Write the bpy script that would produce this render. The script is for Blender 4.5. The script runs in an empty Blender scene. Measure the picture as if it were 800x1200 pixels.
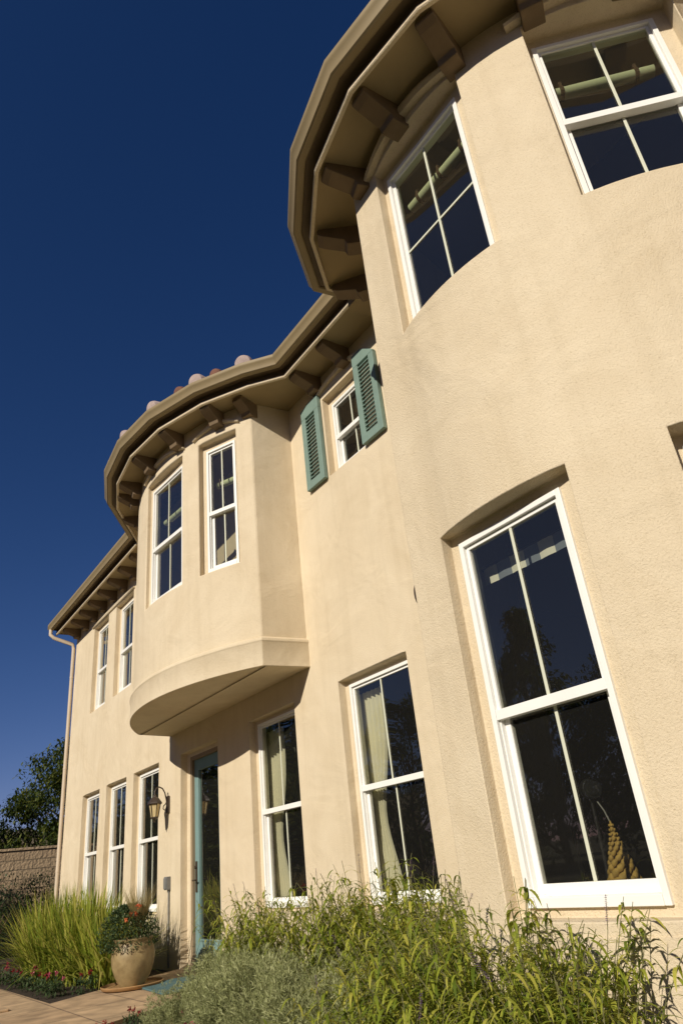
import bpy, bmesh, math, random
import numpy as np
from mathutils import Vector, Matrix
random.seed(7); RNG = np.random.default_rng(7)
PI = math.pi; rad = math.radians
S = bpy.context.scene
C = S.collection

# ---------------------------------------------------------------- camera, world, sun, exposure
CAM = Vector((0.0, -4.0, 1.02))
yaw, pitch, roll = 0.640723, 0.462163, -0.112353
f = Vector((-math.cos(yaw)*math.cos(pitch), math.sin(yaw)*math.cos(pitch), math.sin(pitch)))
r = f.cross(Vector((0, 0, 1))).normalized(); u = r.cross(f)
r2 = r*math.cos(roll) + u*math.sin(roll); u2 = -r*math.sin(roll) + u*math.cos(roll)
cd = bpy.data.cameras.new('camera'); cam = bpy.data.objects.new('camera', cd); C.objects.link(cam)
cam.matrix_world = Matrix(((r2.x, u2.x, -f.x, CAM.x), (r2.y, u2.y, -f.y, CAM.y), (r2.z, u2.z, -f.z, CAM.z), (0, 0, 0, 1)))
cd.sensor_fit = 'VERTICAL'; cd.sensor_height = 36; cd.lens = 36*818.25/1200
cd.clip_start = 0.05; cd.clip_end = 3000
S.camera = cam

SUN = Vector((0.36, -1.0, 0.60)).normalized()
w = bpy.data.worlds.new('World'); S.world = w; w.use_nodes = True
nt = w.node_tree; bg = nt.nodes['Background']
sky = nt.nodes.new('ShaderNodeTexSky'); sky.sky_type = 'NISHITA'; sky.sun_disc = False
sky.sun_elevation = math.asin(SUN.z); sky.sun_rotation = math.atan2(SUN.x, SUN.y)
sky.altitude = 900; sky.air_density = 0.8; sky.dust_density = 0.25; sky.ozone_density = 3.0
sc_ = nt.nodes.new('ShaderNodeSeparateColor'); cc_ = nt.nodes.new('ShaderNodeCombineColor')   # polarised, deep blue sky
nt.links.new(sky.outputs[0], sc_.inputs[0])
for i_, (g_, k_) in enumerate(((1.50, .60), (1.12, .76), (1.0, 1.20))):
    pw = nt.nodes.new('ShaderNodeMath'); pw.operation = 'POWER'; pw.inputs[1].default_value = g_
    ml = nt.nodes.new('ShaderNodeMath'); ml.operation = 'MULTIPLY'; ml.inputs[1].default_value = k_
    nt.links.new(sc_.outputs[i_], pw.inputs[0]); nt.links.new(pw.outputs[0], ml.inputs[0]); nt.links.new(ml.outputs[0], cc_.inputs[i_])
nt.links.new(cc_.outputs[0], bg.inputs[0])
bg.inputs[1].default_value = 0.05
sl = bpy.data.lights.new('sun', 'SUN'); so = bpy.data.objects.new('sun', sl); C.objects.link(so)
sl.energy = 4.75; sl.angle = rad(0.53); sl.color = (1.0, 0.92, 0.79)
so.rotation_euler = SUN.to_track_quat('Z', 'Y').to_euler(); so.location = (8, -20, 14)
S.view_settings.view_transform = 'Standard'; S.view_settings.look = 'None'
S.view_settings.exposure = 0.0; S.view_settings.gamma = 1
S.render.engine = 'CYCLES'
S.cycles.max_bounces = 6; S.cycles.transparent_max_bounces = 12

# ---------------------------------------------------------------- helpers
def mat(name, col, rough=0.8, var=0.0, vscale=3.0, col2=None, bump=0.0, bscale=60, spec=0.3, metallic=0, big=0.0):
    m = bpy.data.materials.new(name); m.use_nodes = True
    n = m.node_tree; p = n.nodes['Principled BSDF']
    p.inputs['Base Color'].default_value = (*col, 1); p.inputs['Roughness'].default_value = rough
    p.inputs['Specular IOR Level'].default_value = spec; p.inputs['Metallic'].default_value = metallic
    tc = n.nodes.new('ShaderNodeTexCoord')
    if var or col2:
        ns = n.nodes.new('ShaderNodeTexNoise'); ns.inputs['Scale'].default_value = vscale; ns.inputs['Detail'].default_value = 6
        ns.inputs['Roughness'].default_value = 0.6
        n.links.new(tc.outputs['Object'], ns.inputs[0])
        cr = n.nodes.new('ShaderNodeValToRGB'); cr.color_ramp.elements[0].position = .32; cr.color_ramp.elements[1].position = .68
        c2 = col2 or tuple(c*(1-var) for c in col)
        cr.color_ramp.elements[0].color = (*c2, 1); cr.color_ramp.elements[1].color = (*col, 1)
        n.links.new(ns.outputs[0], cr.inputs[0]); n.links.new(cr.outputs[0], p.inputs['Base Color'])
    if bump:
        b = n.nodes.new('ShaderNodeTexNoise'); b.inputs['Scale'].default_value = bscale; b.inputs['Detail'].default_value = 4
        b.inputs['Roughness'].default_value = .65
        n.links.new(tc.outputs['Object'], b.inputs[0])
        bm_ = n.nodes.new('ShaderNodeBump'); bm_.inputs['Strength'].default_value = 1.0; bm_.inputs['Distance'].default_value = bump
        last = b.outputs[0]
        if big:
            b2 = n.nodes.new('ShaderNodeTexNoise'); b2.inputs['Scale'].default_value = 2.2; b2.inputs['Detail'].default_value = 3
            n.links.new(tc.outputs['Object'], b2.inputs[0])
            ad = n.nodes.new('ShaderNodeMath'); ad.operation = 'MULTIPLY_ADD'; ad.inputs[1].default_value = big
            n.links.new(b2.outputs[0], ad.inputs[0]); n.links.new(b.outputs[0], ad.inputs[2]); last = ad.outputs[0]
        n.links.new(last, bm_.inputs['Height']); n.links.new(bm_.outputs[0], p.inputs['Normal'])
    return m

def stucco_mat(name, col, col2):
    """sand-finish stucco: cloudy colour, trowel sweeps, fine dark pits"""
    m = bpy.data.materials.new(name); m.use_nodes = True
    n = m.node_tree; p = n.nodes['Principled BSDF']; L = n.links.new
    p.inputs['Roughness'].default_value = .92; p.inputs['Specular IOR Level'].default_value = .15
    tc = n.nodes.new('ShaderNodeTexCoord')
    def noise(sc, det=4, rough=.6, dist=0):
        q = n.nodes.new('ShaderNodeTexNoise'); q.inputs['Scale'].default_value = sc; q.inputs['Detail'].default_value = det
        q.inputs['Roughness'].default_value = rough; q.inputs['Distortion'].default_value = dist
        L(tc.outputs['Object'], q.inputs[0]); return q
    a = noise(1.1, 6, .66, .9); cr = n.nodes.new('ShaderNodeValToRGB')
    cr.color_ramp.elements[0].position = .3; cr.color_ramp.elements[1].position = .7
    cr.color_ramp.elements[0].color = (*col2, 1); cr.color_ramp.elements[1].color = (*col, 1)
    L(a.outputs[0], cr.inputs[0])
    pit = noise(105, 3, .6); pr = n.nodes.new('ShaderNodeValToRGB')
    pr.color_ramp.elements[0].position = .30; pr.color_ramp.elements[1].position = .45
    pr.color_ramp.elements[0].color = (.84, .82, .78, 1); pr.color_ramp.elements[1].color = (1, 1, 1, 1)
    L(pit.outputs[0], pr.inputs[0])
    mx = n.nodes.new('ShaderNodeMix'); mx.data_type = 'RGBA'; mx.blend_type = 'MULTIPLY'; mx.inputs[0].default_value = 1
    L(cr.outputs[0], mx.inputs[6]); L(pr.outputs[0], mx.inputs[7]); # faint run-off streaks, stretched vertically
    mp = n.nodes.new('ShaderNodeMapping'); mp.inputs['Scale'].default_value = (5.5, 5.5, .35); L(tc.outputs['Object'], mp.inputs[0])
    st = n.nodes.new('ShaderNodeTexNoise'); st.inputs['Scale'].default_value = 1.6; st.inputs['Detail'].default_value = 5; L(mp.outputs[0], st.inputs[0])
    sr = n.nodes.new('ShaderNodeValToRGB'); sr.color_ramp.elements[0].position = .33; sr.color_ramp.elements[1].position = .5
    sr.color_ramp.elements[0].color = (.955, .95, .94, 1); sr.color_ramp.elements[1].color = (1, 1, 1, 1); L(st.outputs[0], sr.inputs[0])
    m3 = n.nodes.new('ShaderNodeMix'); m3.data_type = 'RGBA'; m3.blend_type = 'MULTIPLY'; m3.inputs[0].default_value = 1
    L(mx.outputs[2], m3.inputs[6]); L(sr.outputs[0], m3.inputs[7]); L(m3.outputs[2], p.inputs['Base Color'])
    b1 = noise(95, 3, .72); b2 = noise(1.8, 3, .5, .8); b3 = noise(260, 2, .6)
    m1 = n.nodes.new('ShaderNodeMath'); m1.operation = 'MULTIPLY_ADD'; m1.inputs[1].default_value = 5.0
    L(b2.outputs[0], m1.inputs[0]); L(b1.outputs[0], m1.inputs[2])
    m2 = n.nodes.new('ShaderNodeMath'); m2.operation = 'MULTIPLY_ADD'; m2.inputs[1].default_value = .4
    L(b3.outputs[0], m2.inputs[0]); L(m1.outputs[0], m2.inputs[2])
    bp = n.nodes.new('ShaderNodeBump'); bp.inputs['Strength'].default_value = 1; bp.inputs['Distance'].default_value = .0052
    L(m2.outputs[0], bp.inputs['Height']); L(bp.outputs[0], p.inputs['Normal'])
    return m

def leaf_mat(name, cols, trans=.35, rough=.55):
    m = bpy.data.materials.new(name); m.use_nodes = True
    n = m.node_tree; L = n.links.new; n.nodes.remove(n.nodes['Principled BSDF'])
    g = n.nodes.new('ShaderNodeNewGeometry'); cr = n.nodes.new('ShaderNodeValToRGB')
    el = cr.color_ramp.elements
    for i, c in enumerate(cols):
        e = el[i] if i < 2 else el.new(1)
        e.position = i/(len(cols)-1); e.color = (*c, 1)
    L(g.outputs['Random Per Island'], cr.inputs[0])
    p = n.nodes.new('ShaderNodeBsdfPrincipled'); p.inputs['Roughness'].default_value = rough; p.inputs['Specular IOR Level'].default_value = .3
    t = n.nodes.new('ShaderNodeBsdfTranslucent'); mx = n.nodes.new('ShaderNodeMixShader'); mx.inputs[0].default_value = trans
    L(cr.outputs[0], p.inputs['Base Color']); L(cr.outputs[0], t.inputs[0])
    L(p.outputs[0], mx.inputs[1]); L(t.outputs[0], mx.inputs[2]); L(mx.outputs[0], n.nodes['Material Output'].inputs[0])
    return m

def glass_mat(name):
    m = bpy.data.materials.new(name); m.use_nodes = True
    n = m.node_tree; L = n.links.new; n.nodes.remove(n.nodes['Principled BSDF'])
    t = n.nodes.new('ShaderNodeBsdfTransparent'); t.inputs[0].default_value = (.76, .77, .70, 1)
    g = n.nodes.new('ShaderNodeBsdfGlossy'); g.inputs['Roughness'].default_value = 0.0; g.inputs[0].default_value = (1, .97, .90, 1)
    fr = n.nodes.new('ShaderNodeFresnel'); fr.inputs[0].default_value = 1.5
    mu = n.nodes.new('ShaderNodeMath'); mu.operation = 'MULTIPLY'; mu.inputs[1].default_value = 2.1; mu.use_clamp = True
    tc = n.nodes.new('ShaderNodeTexCoord'); ns = n.nodes.new('ShaderNodeTexNoise'); ns.inputs['Scale'].default_value = 1.6
    ns.inputs['Detail'].default_value = 0
    L(tc.outputs['Object'], ns.inputs[0]); b = n.nodes.new('ShaderNodeBump'); b.inputs['Distance'].default_value = .007
    L(ns.outputs[0], b.inputs['Height']); L(b.outputs[0], g.inputs['Normal'])
    mx = n.nodes.new('ShaderNodeMixShader')
    L(fr.outputs[0], mu.inputs[0]); L(mu.outputs[0], mx.inputs[0]); L(t.outputs[0], mx.inputs[1]); L(g.outputs[0], mx.inputs[2])
    df = n.nodes.new('ShaderNodeBsdfDiffuse'); df.inputs[0].default_value = (.75, .73, .68, 1)
    m2 = n.nodes.new('ShaderNodeMixShader'); m2.inputs[0].default_value = .011
    L(mx.outputs[0], m2.inputs[1]); L(df.outputs[0], m2.inputs[2]); L(m2.outputs[0], n.nodes['Material Output'].inputs[0])
    return m

M = dict(
    stucco=stucco_mat('stucco', (.725, .618, .447), (.64, .53, .365)),
    soffit=mat('soffit', (.36, .275, .15), .9, .12, 2, bump=.002, bscale=90),
    trimbrown=mat('trim_brown', (.30, .225, .14), .6, .10, 4, bump=.0006, bscale=40),
    fascia=mat('fascia', (.13, .09, .05), .7, .2, 5, bump=.001, bscale=40),
    bracket=mat('bracket', (.20, .14, .08), .75, .15, 8, bump=.0015, bscale=60),
    gutter=mat('gutter', (.30, .23, .125), .55, .12, 3, spec=.25),
    pipe=mat('pipe', (.62, .51, .38), .45, .1, 3, spec=.4),
    vinyl=mat('vinyl', (.86, .85, .80), .38, .05, 5, spec=.4),
    muntin=mat('muntin', (.62, .63, .50), .45),
    teal=mat('teal_paint', (.20, .285, .24), .6, .14, 9, bump=.0004, bscale=120),
    teal_door=mat('door_paint', (.19, .30, .29), .5, .1, 5),
    bronze=mat('bronze', (.05, .032, .02), .45, .3, 20, spec=.5),
    black=mat('black', (.012, .012, .013), .35, spec=.5),
    tile=mat('clay_tile', (.22, .10, .065), .85, .35, 6, col2=(.14, .07, .05), bump=.003, bscale=30),
    mortar=mat('mortar_cap', (.50, .39, .35), .9, .3, 14, bump=.004, bscale=40),
    cloth=mat('curtain_cloth', (.80, .76, .60), .9, .08, 4),
    stripe_w=mat('valance_white', (.85, .83, .72), .9),
    green=mat('green_shade', (.66, .72, .46), .85, .08, 5),
    gold=mat('wicker', (.50, .33, .09), .7, .4, 25, bump=.003, bscale=60),
    room=mat('room_unlit', (.016, .013, .010), .95),  # near-black colour carries the darkness of the unlit rooms
    wood=mat('dark_wood', (.10, .06, .03), .6, .3, 10),
    pot=mat('glazed_pot', (.33, .25, .12), .5, .3, 7, col2=(.19, .135, .06), bump=.0015, bscale=30, spec=.45),
    saucer=mat('saucer', (.42, .25, .11), .6, .25, 8),
    metal=mat('outlet_grey', (.20, .20, .19), .5, .2, 20),
    mat_teal=mat('mat_teal', (.09, .17, .18), .95, .3, 30, bump=.003, bscale=200),
    lampglass=mat('lamp_glass', (.66, .52, .27), .35, .2, 12, spec=.5),
    bark=mat('bark', (.13, .09, .06), .9, .4, 12, bump=.01, bscale=20),
    stem=mat('plant_stem', (.20, .19, .08), .8, .4, 20),
    soil=mat('soil', (.06, .042, .028), .97, .45, 6, bump=.02, bscale=18),
    glass=glass_mat('window_glass'),
    sage=leaf_mat('sage_leaf', [(.10, .15, .014), (.25, .31, .03), (.38, .41, .05), (.58, .53, .10)], .45),
    silver=leaf_mat('silver_leaf', [(.20, .22, .085), (.34, .36, .155), (.48, .49, .25)], .3, .8),
    grass=leaf_mat('grass_blade', [(.12, .18, .02), (.26, .33, .035), (.44, .46, .07), (.50, .44, .12)], .45),
    dark=leaf_mat('dark_leaf', [(.015, .03, .01), (.035, .06, .018), (.06, .09, .03)], .25),
    potleaf=leaf_mat('pot_leaf', [(.03, .055, .02), (.06, .10, .035), (.10, .13, .05)], .25),
    straw=leaf_mat('straw', [(.25, .20, .08), (.40, .32, .14)], .3),
    tree=leaf_mat('tree_leaf', [(.02, .035, .008), (.045, .07, .014), (.09, .12, .02), (.16, .16, .03)], .35),
    purple=leaf_mat('purple', [(.16, .07, .28), (.30, .15, .42)], .3),
    red=leaf_mat('red', [(.28, .015, .03), (.42, .08, .12)], .3),
    crimson=leaf_mat('crimson', [(.18, .01, .015), (.35, .03, .03)], .3),
    orange=leaf_mat('orange', [(.60, .13, .05), (.7, .22, .08)], .3),
    pink=leaf_mat('pink', [(.45, .05, .12), (.55, .15, .2)], .3),
)
# louvre openings stay stucco-toned through the slats
def setp(o, label=None, cat=None, group=None, kind=None):
    for k, v in (('label', label), ('category', cat), ('group', group), ('kind', kind)):
        if v: o[k] = v
    return o
def empty(name, loc, label, cat, group=None, rz=0):
    o = bpy.data.objects.new(name, None); C.objects.link(o); o.location = loc; o.rotation_euler = (0, 0, rz)
    o.empty_display_size = .2
    return setp(o, label, cat, group)
ROOTLOC = {}
class MB:
    """collects verts/faces, then builds ONE mesh object"""
    def __init__(s): s.v = []; s.f = []
    def add(s, vs, fs):
        k = len(s.v); s.v += [tuple(p) for p in vs]; s.f += [tuple(i+k for i in q) for q in fs]
    def quad(s, a, b, c, d): s.add([a, b, c, d], [(0, 1, 2, 3)])
    def box(s, o, ex, ey, ez, x, y, z):
        """box in frame (o; ex,ey,ez) with ranges x,y,z"""
        P = [o + ex*a + ey*b + ez*c for c in z for b in y for a in x]
        s.add(P, [(0, 2, 3, 1), (4, 5, 7, 6), (0, 1, 5, 4), (2, 6, 7, 3), (0, 4, 6, 2), (1, 3, 7, 5)])
    def tube(s, pts, rads, n=8, cap=True):
        pts = [Vector(p) for p in pts]
        if not hasattr(rads, '__len__'): rads = [rads]*len(pts)
        k = len(s.v); up = None
        for i, p in enumerate(pts):
            t = (pts[min(i+1, len(pts)-1)] - pts[max(i-1, 0)]).normalized()
            if up is None: up = Vector((0, 0, 1)) if abs(t.z) < .9 else Vector((1, 0, 0))
            a = t.cross(up).normalized(); up = a.cross(t).normalized()
            for j in range(n):
                q = 2*PI*j/n; s.v.append(tuple(p + (a*math.cos(q) + up*math.sin(q))*rads[i]))
        for i in range(len(pts)-1):
            for j in range(n):
                s.f.append((k+i*n+j, k+i*n+(j+1) % n, k+(i+1)*n+(j+1) % n, k+(i+1)*n+j))
        if cap:
            s.f.append(tuple(k+j for j in range(n))[::-1]); s.f.append(tuple(k+(len(pts)-1)*n+j for j in range(n)))
    def lathe(s, prof, c=(0, 0, 0), n=28):
        k = len(s.v)
        for (rr, z) in prof:
            for j in range(n):
                q = 2*PI*j/n; s.v.append((c[0]+rr*math.cos(q), c[1]+rr*math.sin(q), c[2]+z))
        for i in range(len(prof)-1):
            for j in range(n):
                s.f.append((k+i*n+j, k+i*n+(j+1) % n, k+(i+1)*n+(j+1) % n, k+(i+1)*n+j))
    def build(s, name, m, parent=None, bevel=0, seg=2, smooth=0, merge=False, loc=None, off=None, rz=0):
        me = bpy.data.meshes.new(name)
        v = s.v
        if off is not None: v = [(p[0]-off[0], p[1]-off[1], p[2]-off[2]) for p in v]
        me.from_pydata(v, [], s.f); me.materials.append(m)
        if merge:
            b = bmesh.new(); b.from_mesh(me); bmesh.ops.remove_doubles(b, verts=b.verts, dist=1e-4)
            bmesh.ops.recalc_face_normals(b, faces=b.faces); b.to_mesh(me); b.free()
        if smooth:
            me.shade_smooth(); me.set_sharp_from_angle(angle=rad(smooth))
        o = bpy.data.objects.new(name, me); C.objects.link(o)
        if parent: o.parent = parent
        if loc: o.location = loc
        if rz: o.rotation_euler = (0, 0, rz)
        if bevel:
            md = o.modifiers.new('bevel', 'BEVEL'); md.width = bevel; md.segments = seg; md.limit_method = 'ANGLE'; md.angle_limit = rad(38)
        return o
def copy_tree(o, loc=None, rz=0, scale=None, label=None, parent=None):
    c = o.copy(); C.objects.link(c); c.parent = parent
    if loc is not None: c.location = loc; c.rotation_euler = (0, 0, rz)
    if scale: c.scale = scale if hasattr(scale, '__len__') else (scale,)*3
    if label: c['label'] = label
    for ch in list(o.children): copy_tree(ch, parent=c)
    return c
Z = Vector((0, 0, 1)); X = Vector((1, 0, 0)); Y = Vector((0, 1, 0))

# ---------------------------------------------------------------- ground, path, hills
def struct(o): o['kind'] = 'structure'; return o
def sheet(name, pts, z, m, thick=0):
    b = MB(); n = len(pts)
    b.add([(p[0], p[1], z) for p in pts], [tuple(range(n))])
    if thick:
        b.add([(p[0], p[1], z) for p in pts] + [(p[0], p[1], z-thick) for p in pts], [(i, (i+1) % n, n+(i+1) % n, n+i) for i in range(n)])
    return struct(b.build(name, m))
M['earth'] = mat('earth', (.10, .085, .05), .95, .4, .5, col2=(.055, .06, .025), bump=.02, bscale=5)
sheet('ground', [(-900, -900), (900, -900), (900, 900), (-900, 900)], 0, M['earth'])
def paving():
    m = bpy.data.materials.new('flagstone'); m.use_nodes = True; n = m.node_tree; L = n.links.new; p = n.nodes['Principled BSDF']
    tc = n.nodes.new('ShaderNodeTexCoord'); br = n.nodes.new('ShaderNodeTexBrick')
    br.inputs['Scale'].default_value = 1.0; br.inputs['Brick Width'].default_value = .9; br.inputs['Row Height'].default_value = .6
    br.inputs['Mortar Size'].default_value = .008; br.inputs['Color1'].default_value = (.52, .38, .23, 1); br.inputs['Color2'].default_value = (.45, .32, .19, 1)
    br.inputs['Mortar'].default_value = (.20, .14, .09, 1); L(tc.outputs['Object'], br.inputs[0])
    ns = n.nodes.new('ShaderNodeTexNoise'); ns.inputs['Scale'].default_value = 5; ns.inputs['Detail'].default_value = 8; L(tc.outputs['Object'], ns.inputs[0])
    cr = n.nodes.new('ShaderNodeValToRGB'); cr.color_ramp.elements[0].color = (.6, .58, .55, 1); cr.color_ramp.elements[1].color = (1.15, 1.1, 1.05, 1)
    cr.color_ramp.elements[0].position = .3; cr.color_ramp.elements[1].position = .7; L(ns.outputs[0], cr.inputs[0])
    mx = n.nodes.new('ShaderNodeMix'); mx.data_type = 'RGBA'; mx.blend_type = 'MULTIPLY'; mx.inputs[0].default_value = 1
    L(br.outputs[0], mx.inputs[6]); L(cr.outputs[0], mx.inputs[7]); L(mx.outputs[2], p.inputs['Base Color']); p.inputs['Roughness'].default_value = .85
    b = n.nodes.new('ShaderNodeBump'); b.inputs['Distance'].default_value = .01; L(ns.outputs[0], b.inputs['Height']); L(b.outputs[0], p.inputs['Normal'])
    return m
M['path'] = paving()
sheet('planting_bed', [(-19, -1.85), (-8.95, -1.72), (-9.5, -.8), (-9.9, -.02), (-15.9, -.02), (-19, -.02)], .004, M['soil'])
sheet('planting_bed', [(-7.3, -1.0), (-6.4, -2.9), (1.5, -2.9), (1.5, -.02), (-7.6, -.02)], .004, M['soil'])
sheet('path', [(-18.9, -3.3), (-6.25, -3.3), (-6.45, -2.86), (-7.35, -1.0), (-7.65, .0), (-9.85, .0), (-9.45, -.8), (-8.9, -1.76), (-18.9, -1.89)], .03, M['path'], .03)
# raised stone step along the far side of the path
b = MB(); b.box(Vector((0, 0, 0)), X, Y, Z, (-13, -8.9), (-2.55, -2.15), (.03, .055)); struct(b.build('path_step', M['path'], bevel=.008))

b = MB(); n1, n2 = 60, 14
for i in range(n1+1):
    for j in range(n2+1):
        a = rad(-40 + 80*i/n1); dist = 70 + 22*j
        h = 18*math.exp(-((j-9)/4.2)**2)*(1+.25*math.sin(i*.5)+.12*math.sin(i*1.7+j)) + 2.5*math.sin(i*.9+j*.8)*(j > 3) + (0 if j else -3)
        b.v.append((-math.cos(a)*dist, math.sin(a)*dist+1, max(h, -2)))
for i in range(n1):
    for j in range(n2):
        k = i*(n2+1)+j; b.f.append((k, k+1, k+n2+2, k+n2+1))
M['hill'] = mat('hill_scrub', (.16, .12, .075), .95, .5, .12, col2=(.06, .06, .03), bump=.8, bscale=.5)
struct(b.build('hill', M['hill'], smooth=60))

# ---------------------------------------------------------------- house walls
HL = Vector((-8, 2, 0))
house = empty('stucco_house', HL, 'two-storey tan stucco house with curved tower, curved bay and white framed windows', 'house')
WT = 6.30      # walls run up into the eaves
FR = .018      # frame proud of the plaster return
class Arc:
    def __init__(s, cx, cy, R): s.c = Vector((cx, cy, 0)); s.R = R
    def P(s, a):
        return s.c + Vector((math.sin(a), -math.cos(a), 0))*s.R
    def nt(s, a): return Vector((math.sin(a), -math.cos(a), 0)), Vector((math.cos(a), math.sin(a), 0))
def opening_on_arc(arc, deg, wout, z0, z1, W, f0, f1, inset):
    a = rad(deg); n, t = arc.nt(a); h = math.asin(wout/2/arc.R)
    o = arc.c + n*(arc.R - inset - FR)
    return dict(s0=a-h, s1=a+h, z0=z0, z1=z1, o=o, n=n, t=t, W=W, f0=f0, f1=f1)
def opening_flat(x0, x1, z0, z1, W0, W1, f0, f1, d=.07):
    xc = (W0+W1)/2
    return dict(s0=x0, s1=x1, z0=z0, z1=z1, o=Vector((xc, d+FR, 0)), n=-Y, t=X.copy(), W=W1-W0, f0=f0, f1=f1)
def build_wall(name, P, s_list, z0, z1, ops, ds, **kw):
    ss = set(s_list)
    for o in ops:
        k = max(1, int((o['s1']-o['s0'])/ds))
        for i in range(k+1): ss.add(o['s0'] + (o['s1']-o['s0'])*i/k)
    ss = sorted(ss); out = [ss[0]]
    for q in ss[1:]:
        if q - out[-1] > 1e-5: out.append(q)
    ss = out
    zs = sorted({z0, z1} | {o['z0'] for o in ops} | {o['z1'] for o in ops})
    b = MB(); nz = len(zs)
    for q in ss:
        p = P(q)
        for z in zs: b.v.append((p.x, p.y, z))
    for i in range(len(ss)-1):
        for j in range(nz-1):
            sm = (ss[i]+ss[i+1])/2; zm = (zs[j]+zs[j+1])/2
            if any(o['s0'] < sm < o['s1'] and o['z0'] < zm < o['z1'] for o in ops): continue
            k = i*nz+j; b.f.append((k, k+nz, k+nz+1, k+1))
    for o in ops:
        inn = [q for q in ss if o['s0']-1e-6 <= q <= o['s1']+1e-6]
        ring = [(q, o['z0']) for q in inn] + [(q, o['z1']) for q in inn[::-1]]
        n, t, oo = o['n'], o['t'], o['o']
        A, B, D = [], [], []
        for q, z in ring:
            p = P(q); p = Vector((p.x, p.y, z)); A.append(p)
            d = p - n*((p-oo).dot(n)); B.append(d)
            uu = (d-oo).dot(t); h = o['W']/2 - .006
            uu = max(-h, min(h, uu)); zz = max(o['f0']+.006, min(o['f1']-.006, z))
            D.append(oo + t*uu + Z*zz)
        k = len(A)
        for i in range(k):
            j = (i+1) % k
            b.quad(A[i], A[j], B[j], B[i]); b.quad(B[i], B[j], D[j], D[i])
    o = b.build(name, M['stucco'], house, off=HL, merge=True, smooth=30, **kw)
    return o

TW = Arc(-2.2, .41, 1.80); TI = 1.8-1.66   # tower
BA = Arc(-8.14, 2.19, 3.27)                 # bay
LZ0, LZ1, LR = .66, 2.575, 1.63             # lower windows: frame sill, head, rail
UZ0, UZ1, UR = 4.17, 5.80, 4.96             # upper windows
flat_ops, wins = [], []
def fw(x0, W0, W1, z0, z1, rail, kind='double', label=None, x1=None, top=.05, d=.07):
    x1 = x1 if x1 is not None else W1+.05
    o = opening_flat(x0, x1, z0-.03, z1+top, W0, W1, z0, z1, d); flat_ops.append(o)
    wins.append((o, kind, rail, label)); return o
k_ = 1.0175
fw(-14.56, -14.48, -13.56, LZ0, LZ1, LR, label='leftmost of the three narrow ground-floor windows beside the downspout')
fw(-13.12, -13.04, -12.12, LZ0, LZ1, LR, label='middle of the three narrow ground-floor windows')
fw(-11.72, -11.62, -10.66, LZ0, LZ1, LR, label='ground-floor window behind the wall lantern')
fw(-7.68, -7.60, -6.66, LZ0, LZ1, LR, label='ground-floor window half shaded by the bay, curtain inside')
fw(-5.74, -5.66, -4.70, LZ0, LZ1, LR, label='ground-floor window between bay and tower with a tied curtain')
fw(-14.42, -14.31, -13.52, UZ0, UZ1, UR, label='small upper window nearest the downspout', top=.09)
fw(-13.00, -12.88, -12.06, UZ0, UZ1, UR, label='small upper window nearest the curved bay', top=.09)
fw(-5.50, -5.42, -4.76, 4.90, UZ1, 5.36, label='small upper window between teal shutters', x1=-4.72, top=.11)
# door opening: deeper
dop = dict(s0=-9.77, s1=-8.56, z0=.03, z1=2.60, o=Vector((-9.165, .10, 0)), n=-Y, t=X.copy(), W=1.02, f0=.035, f1=2.545)
flat_ops.append(dop)
main = build_wall('wall', lambda q: Vector((q, 0, 0)), [-15.78, -10.0, -4.0, -3.28], 0, WT, flat_ops, 99, bevel=.012)
build_wall('wall', lambda q: Vector((q, 0, 0)), [-.42, 3.5], 0, WT, [], 99)
# tower wall, round corner running into the main wall
t_ops = []
def tw(deg, wout, z0, z1, W, f0, f1, kind, rail, label):
    o = opening_on_arc(TW, deg, wout, z0, z1, W, f0, f1, TI-FR+(.035 if deg > 20 else 0)); o['o'] = o['o'] - o['t']*.018; t_ops.append(o); wins.append((o, kind, rail, label))
tw(0, .92, .705, 2.635, .74, .745, LZ1, 'double', LR, 'large ground-floor tower window with a striped valance')
tw(0, .92, UZ0, 5.76, .775, UZ0+.01, 5.67, 'cross', 4.88, 'upper tower window with a thin cross muntin')
tw(45, .92, UZ0, 5.76, .775, UZ0+.01, 5.67, 'double', 4.93, 'upper tower window at the top right corner')
tw(45, .92, .705, 2.635, .74, .745, LZ1, 'double', LR, 'ground-floor tower window cut off by the right edge')
tl_ = -math.asin(.46/1.80) - .004
TC_ = Vector((-2.97, -1.305, 0))
def towP(q):
    if q >= tl_: return TW.P(q)
    if q > -.6: return TC_.lerp(TW.P(tl_), (q+.6)/(tl_+.6))
    return Vector((-3.30, .05, 0)).lerp(TC_, (q+.8)/.2)
build_wall('tower_wall', towP, [-.8, -.62, -.6, -.58, -.4] + [rad(a) for a in range(-12, 93, 4)], 0, 6.12, t_ops, rad(4), bevel=.012)
# bay wall with splayed ends
b_ops = []
def bw(deg, wout, W, label):
    o = opening_on_arc(BA, deg, wout, UZ0-.03, UZ1+.125, W, UZ0, UZ1+.035, .085); b_ops.append(o); wins.append((o, 'double', UR, label))
bw(5.2, 1.0, .86, 'wider window of the curved bay, seen almost edge on')
bw(24.8, .60, .46, 'narrow window of the curved bay near its corner')
a0 = math.asin(1.83/3.27)
BZ = 3.20
def bayP(q):
    if q < -a0: return BA.P(-a0) + (Vector((-10.10, .04, 0))-BA.P(-a0))*min(1, (-a0-q)/.2)
    if q > a0: return BA.P(a0) + (Vector((-6.25, .04, 0))-BA.P(a0))*min(1, (q-a0)/.2)
    return BA.P(q)
build_wall('bay_wall', bayP, [-a0-.2, a0+.2] + [a0*i/16 for i in range(-16, 17)], BZ, WT, b_ops, rad(2.2), bevel=.014)
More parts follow.
